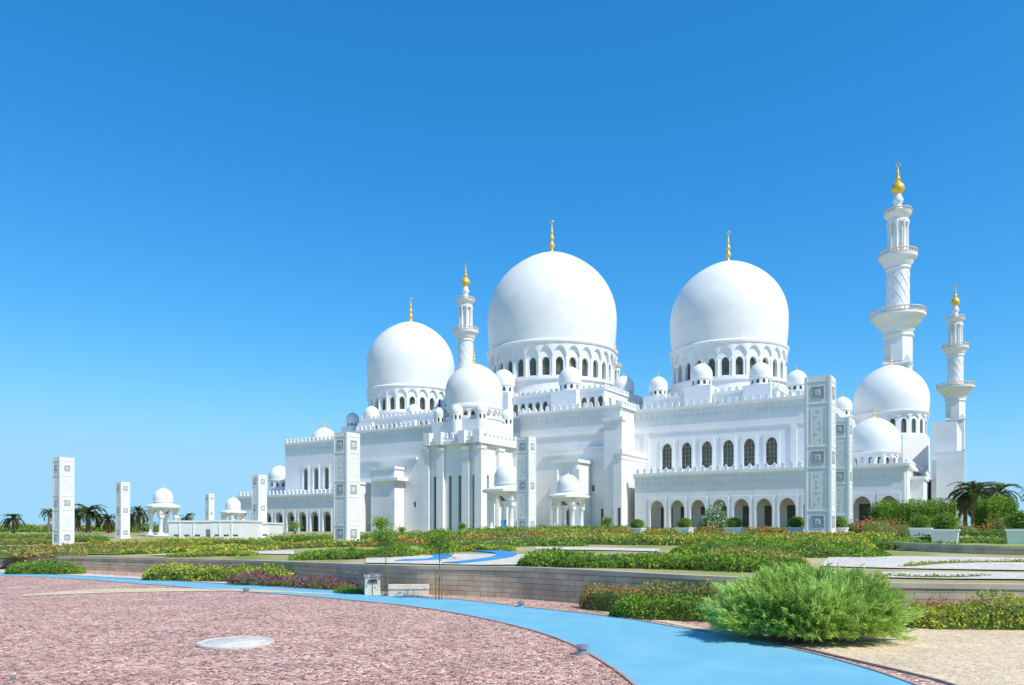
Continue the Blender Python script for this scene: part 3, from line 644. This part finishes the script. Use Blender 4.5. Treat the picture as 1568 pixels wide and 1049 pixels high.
for b,D,h in((583,60,1.9),(452,100,2.6),(615,110,1.6),(708,110,1.6),(930,80,1.5)):
    x,y=W(b,D); e=empty('small_tree',(x,y,tz(x,y))); m=M(); m.tube((0,0,0),(0,0,h*.5),.06,.04)
    for k in range(5): a=k*1.26; m.tube((0,0,h*.4),(.4*math.cos(a),.4*math.sin(a),h*.75),.03,.015,5)
    m.build('trunk',BARK,e); n=700; d=rng.normal(size=(n,3))*np.array((.3,.3,.22))*h*.55+np.array((0,0,h*.8)); leaves('crown',d,.16,G1,e)
for b,D,h,sz in((590,18.9,1.35,.32),(672,18.0,1.25,.30)):
    x,y=W(b,D); e=empty('staked_sapling',(x,y,0)); m=M()
    m.tube((0,0,0),(.02,0,h),.016,.010,6)
    for k in range(6): a=k*1.05; m.tube((.02,0,h*(.7+.04*k)),(.02+.22*math.cos(a),.22*math.sin(a),h*(.9+.04*k)),.008,.004,4)
    m.build('stem',BARK,e); q=M()
    for sx in(-.07,.07): q.tube((sx,-.05,0),(sx,-.05,.62),.012,.012,6)
    q.tube((-.09,-.05,.5),(.09,-.05,.5),.01,.01,6); q.tube((-.09,-.05,.3),(.09,-.05,.3),.01,.01,6); q.build('stakes',BARK,e)
    cs=[np.array((.02+.2*math.cos(k*1.05),.2*math.sin(k*1.05),h*(.93+.05*k))) for k in range(6)]
    P_=np.concatenate([rng.normal(size=(170,3))*np.array((.11,.11,.08))+c for c in cs]); leaves('leaves',P_,.06,G1,e)

# ------------------------------------------------------------------ PYLONS
def pylon(b,D,H,w_=1.45):
    x,y=W(b,D); e=empty('marble_pylon',(x,y,tz(x,y)-.05),rotm); m=M(); i=M(); i2=M(); h=w_/2
    m.box(-h-.12,h+.12,-h-.12,h+.12,0,.25); m.box(-h,h,-h,h,.25,H)
    def face(fn):
        def bx(u0,u1,z0,z1,d,mm=m):
            a=fn(u0,0);b2=fn(u1,d); mm.box(min(a[0],b2[0]),max(a[0],b2[0]),min(a[1],b2[1]),max(a[1],b2[1]),z0,z1)
        for u in(-h+.02,h-.14): bx(u,u+.12,.3,H-.02,.03)
        zs=[.35,1.55,H*.5-.6,H*.5+.6,H-1.55,H-.3]
        for z in zs: bx(-h+.14,h-.14,z-.03,z+.03,.025)
        for zc in(.95,H*.5,H-.92):
            q=h-.36
            bx(-q,q,zc-q,zc+q,.008,i2)
            for k in range(-3,4):
                t_=k*q*.26; bx(t_-.022,t_+.022,zc-q+.05,zc+q-.05,.016,i)
                bx(-q+.05,q-.05,zc+t_-.022,zc+t_+.022,.019,i)
            for u in(-q,q-.05): bx(u,u+.05,zc-q,zc+q,.03,i)
            for zz in(-q,q-.05): bx(-q+.05,q-.05,zc+zz,zc+zz+.05,.03,i)
            bx(-q*.4,q*.4,zc-q*.4,zc+q*.4,.028); bx(-q*.2,q*.2,zc-q*.2,zc+q*.2,.035,i)
        for za,zb in((1.8,H*.5-.85),(H*.5+.85,H-1.8)):
            for u in(-h+.30,h-.33): bx(u,u+.03,za,zb,.016,i2)
            k=int((zb-za)/.32)
            for j in range(k):
                zz=za+.15+j*.32; du=random.uniform(-.12,.12); ww=random.uniform(.05,.2); bx(max(-.36,-ww+du),min(.36,ww+du),zz-.012,zz+.02,.010,i2); bx(du*1.7-.015,du*1.7+.015,zz-.10,zz+.12,.013,i2)
    face(lambda u,d:(u,-h-d)); face(lambda u,d:(h+d,u)); face(lambda u,d:(-h-d,u)); face(lambda u,d:(u,h+d))
    m.build('slab',PYL,e,smooth=0); i.build('inlay',INLAY,e,smooth=0); i2.build('relief',INLAY2,e,smooth=0)
for b,D,H in((97,67,7.75),(188,118,8.5),(397,106,9.0),(531,60,8.6),(1256,45,9.2),(1288,62,9.2),(806,78,9.6),(321,150,7.6)):
    pylon(b,D,H,1.4 if H>8 else 1.2)

# ------------------------------------------------------------------ KIOSKS, low white buildings
def kiosk(b,D,s):
    x,y=W(b,D); e=empty('domed_kiosk',(x,y,tz(x,y)),rotm,s); m=M()
    m.lathe([(3.6,0),(3.6,.3)],n=8,rot=math.pi/8)
    for sx in(-1,1):
        for sy in(-1,1): m.lathe([(.75,.3),(.75,.7),(.42,.9),(.40,4.3),(.6,4.6),(.8,4.9)],sx*1.75,sy*1.75,12)
    for k,fn in enumerate((lambda x,d,z:(x,-2.25+d,z),lambda x,d,z:(x,2.25-d,z),lambda x,d,z:(-2.245+d,x,z),lambda x,d,z:(2.245-d,x,z))):
        arched_wall(m,-2.2,2.2,4.0,6.0-.002*k,[(0,2.6,4.0,5.6)],.5,fn,seg=12)
    m.lathe([(2.6,5.8),(3.4,6.1),(3.9,6.2),(3.9,6.55),(2.4,7.0),(2.2,7.05)],n=8,rot=math.pi/8)
    m.lathe([(2.0,6.8),(2.0,7.4),(2.15,7.45),(2.15,7.6),(1.9,7.62)],n=32)
    m.build('canopy',WHITE,e); d=M(); d.lathe(dome_prof(2.05,7.6,8.35,14),n=32); d.build('dome',DOME,e,smooth=60)
    g=M(); finial(g,0,0,10.4,1.0); g.build('finial',WHITE,e,smooth=60)
for b,D,s in((777,120,1.0),(870,142,1.0),(250,130,.76),(357,135,.62)): kiosk(b,D,s)
def lowb(name,b0,b1,D,zt,dep):
    x0,_=W(b0,D);x1,_=W(b1,D); e=empty(name,(x0,D,0),0); m=M(); L=x1-x0; z=-.1
    m.box(0,L,0,dep,z,zt-.2); m.box(-.1,L+.1,-.1,dep+.1,zt-.2,zt); m.box(L*.3,L*.3+.1,-.08,0,z,zt-.2); m.box(L*.7,L*.7+.1,-.08,0,z,zt-.2); m.build('walls',WHITE,e,smooth=0)
    g=M()
    for k in range(3): u=L*(.15+.3*k); g.box(u,u+.6,-.02,.02,.9,1.1)
    g.build('vents',GLASS_SHADE,e,smooth=0); return e
lowb('white_service_building',258,312,92,2.75,8); lowb('white_service_building',322,368,92,2.8,8); lowb('white_service_building',372,412,100,2.6,6)
x,y=W(771,118); e=empty('blue_sign_board',(x,y,tz(x,y))); m=M(); m.box(-.4,.4,-.03,.03,.6,2.0); m.tube((-.35,0,0),(-.35,0,.6),.04,.04); m.tube((.35,0,0),(.35,0,.6),.04,.04); m.build('panel',DBLUE,e)

# ------------------------------------------------------------------ STREET FURNITURE
x,y=W(570,1920/(911-812)); e=empty('stone_bollard',(x,y,0),.25); m=M()
m.box(-.19,.19,-.15,.15,0,.46,taper=.012); m.box(-.21,.21,-.17,.17,.46,.51,taper=.01); m.box(-.13,.13,-.165,-.14,.30,.40); m.build('body',CONC,e,smooth=0); i=M(); i.box(-.11,.11,-.17,-.166,.31,.39); i.build('lamp_slot',GLASS_SHADE,e,smooth=0)
x,y=W(626,1920/(912-812)); e=empty('concrete_bench',(x,y,0),.05); m=M(); m.box(-.5,.5,-.2,.2,.17,.27,taper=.01); m.box(-.48,.48,-.18,.18,0,.17); m.build('slab',CONC,e,smooth=0)
def glamp(b,e_,s=1):
    x,y=G(b,e_); e=empty('ground_light',(x,y,.004)); m=M(); m.lathe([(.095*s,0),(.095*s,.035*s),(.06*s,.045*s),(.055*s,.075*s),(.085*s,.08*s),(.09*s,.115*s),(.07*s,.13*s),(.02*s,.135*s)],n=24); m.build('housing',METAL,e)
    q=M(); q.lathe([(.058*s,.045*s),(.058*s,.078*s)],n=16); q.build('lens',GLASS_SHADE,e)
glamp(891,1003); glamp(798,930,.9); glamp(377,909,1.0); glamp(20,1043,.35)
x,y=G(361,987); e=empty('manhole_cover',(x,y,0)); m=M(); m.lathe([(.52,0),(.52,.035),(.505,.05),(.46,.05),(.455,.045),(.40,.045),(.39,.052),(.01,.055)],n=48); m.build('disc',COVER,e)
ti=np.array([p[0]/p[1] for p in cr(inner,200)]); di=np.array([p[1] for p in cr(inner,200)]); so=np.argsort(ti)
st=M()
for k in range(14000):
    Y=5.5+random.random()**1.6*12; t_=random.uniform(-.75,.2); X=t_*Y
    if Y>np.interp(t_,ti[so],di[so])-.1: continue
    s_=random.uniform(.007,.020); o=len(st.v)
    pts=[(X+s_*random.uniform(.7,1.3)*dx,Y+s_*random.uniform(.7,1.3)*dy,.004+s_*(.3+dz*random.uniform(.5,.9))) for dx,dy,dz in((1,0,0),(0,1,0),(-1,0,0),(0,-1,0),(0,0,1))]
    st.v+=pts; st.f+=[(o,o+1,o+4),(o+1,o+2,o+4),(o+2,o+3,o+4),(o+3,o,o+4)]
st.build('loose_gravel_stones',PINK,smooth=0)

# ------------------------------------------------------------------ SKY, SUN, CAMERA
sd=Vector((0.74,-0.67,0)).normalized(); el=math.radians(50)
sv=Vector((sd.x*math.cos(el),sd.y*math.cos(el),math.sin(el)))
wld=bpy.data.worlds.new('World'); scene.world=wld; wld.use_nodes=True; nt=wld.node_tree; bg=nt.nodes['Background']
sk=N(nt,'ShaderNodeTexSky',sky_type='NISHITA'); sk.sun_disc=False; sk.sun_elevation=el; sk.sun_rotation=math.atan2(sd.x,sd.y)
sk.altitude=0; sk.air_density=1.0; sk.dust_density=0.1; sk.ozone_density=1.5
# colour response of the sky, per channel: min(value*0.15, cap)^p * a / 0.15
sp=N(nt,'ShaderNodeSeparateColor'); nt.links.new(sk.outputs[0],sp.inputs[0]); cb=N(nt,'ShaderNodeCombineColor')
for i,(p,a,cap) in enumerate(((1.75,.70,.69),(.90,.83,.84),(.78,1.20,.80))):
    m1=N(nt,'ShaderNodeMath',operation='MULTIPLY'); m1.inputs[1].default_value=.15; nt.links.new(sp.outputs[i],m1.inputs[0])
    m0=N(nt,'ShaderNodeMath',operation='SMOOTH_MIN'); m0.inputs[1].default_value=cap; m0.inputs[2].default_value=.3; nt.links.new(m1.outputs[0],m0.inputs[0])
    m2=N(nt,'ShaderNodeMath',operation='POWER'); m2.inputs[1].default_value=p; nt.links.new(m0.outputs[0],m2.inputs[0])
    m3=N(nt,'ShaderNodeMath',operation='MULTIPLY'); m3.inputs[1].default_value=a/.15; nt.links.new(m2.outputs[0],m3.inputs[0]); nt.links.new(m3.outputs[0],cb.inputs[i])
nt.links.new(cb.outputs[0],bg.inputs['Color']); bg.inputs['Strength'].default_value=0.15
ld=bpy.data.lights.new('sun','SUN'); ld.energy=4.8; ld.angle=math.radians(.5); ld.color=(1,.95,.86); lo=bpy.data.objects.new('sun',ld); scene.collection.objects.link(lo); lo.rotation_euler=sv.to_track_quat('Z','Y').to_euler(); lo.location=(60,-40,90)
cd=bpy.data.cameras.new('camera'); co=bpy.data.objects.new('camera',cd); scene.collection.objects.link(co); co.location=(0,0,EYE); co.rotation_euler=(math.pi/2,0,0)
cd.sensor_width=36; cd.lens=36*1200/1568; cd.shift_y=287.5/1568; cd.clip_end=8000; cd.clip_start=.1; scene.camera=co
scene.view_settings.view_transform='Standard'; scene.view_settings.look='None'; scene.view_settings.exposure=0
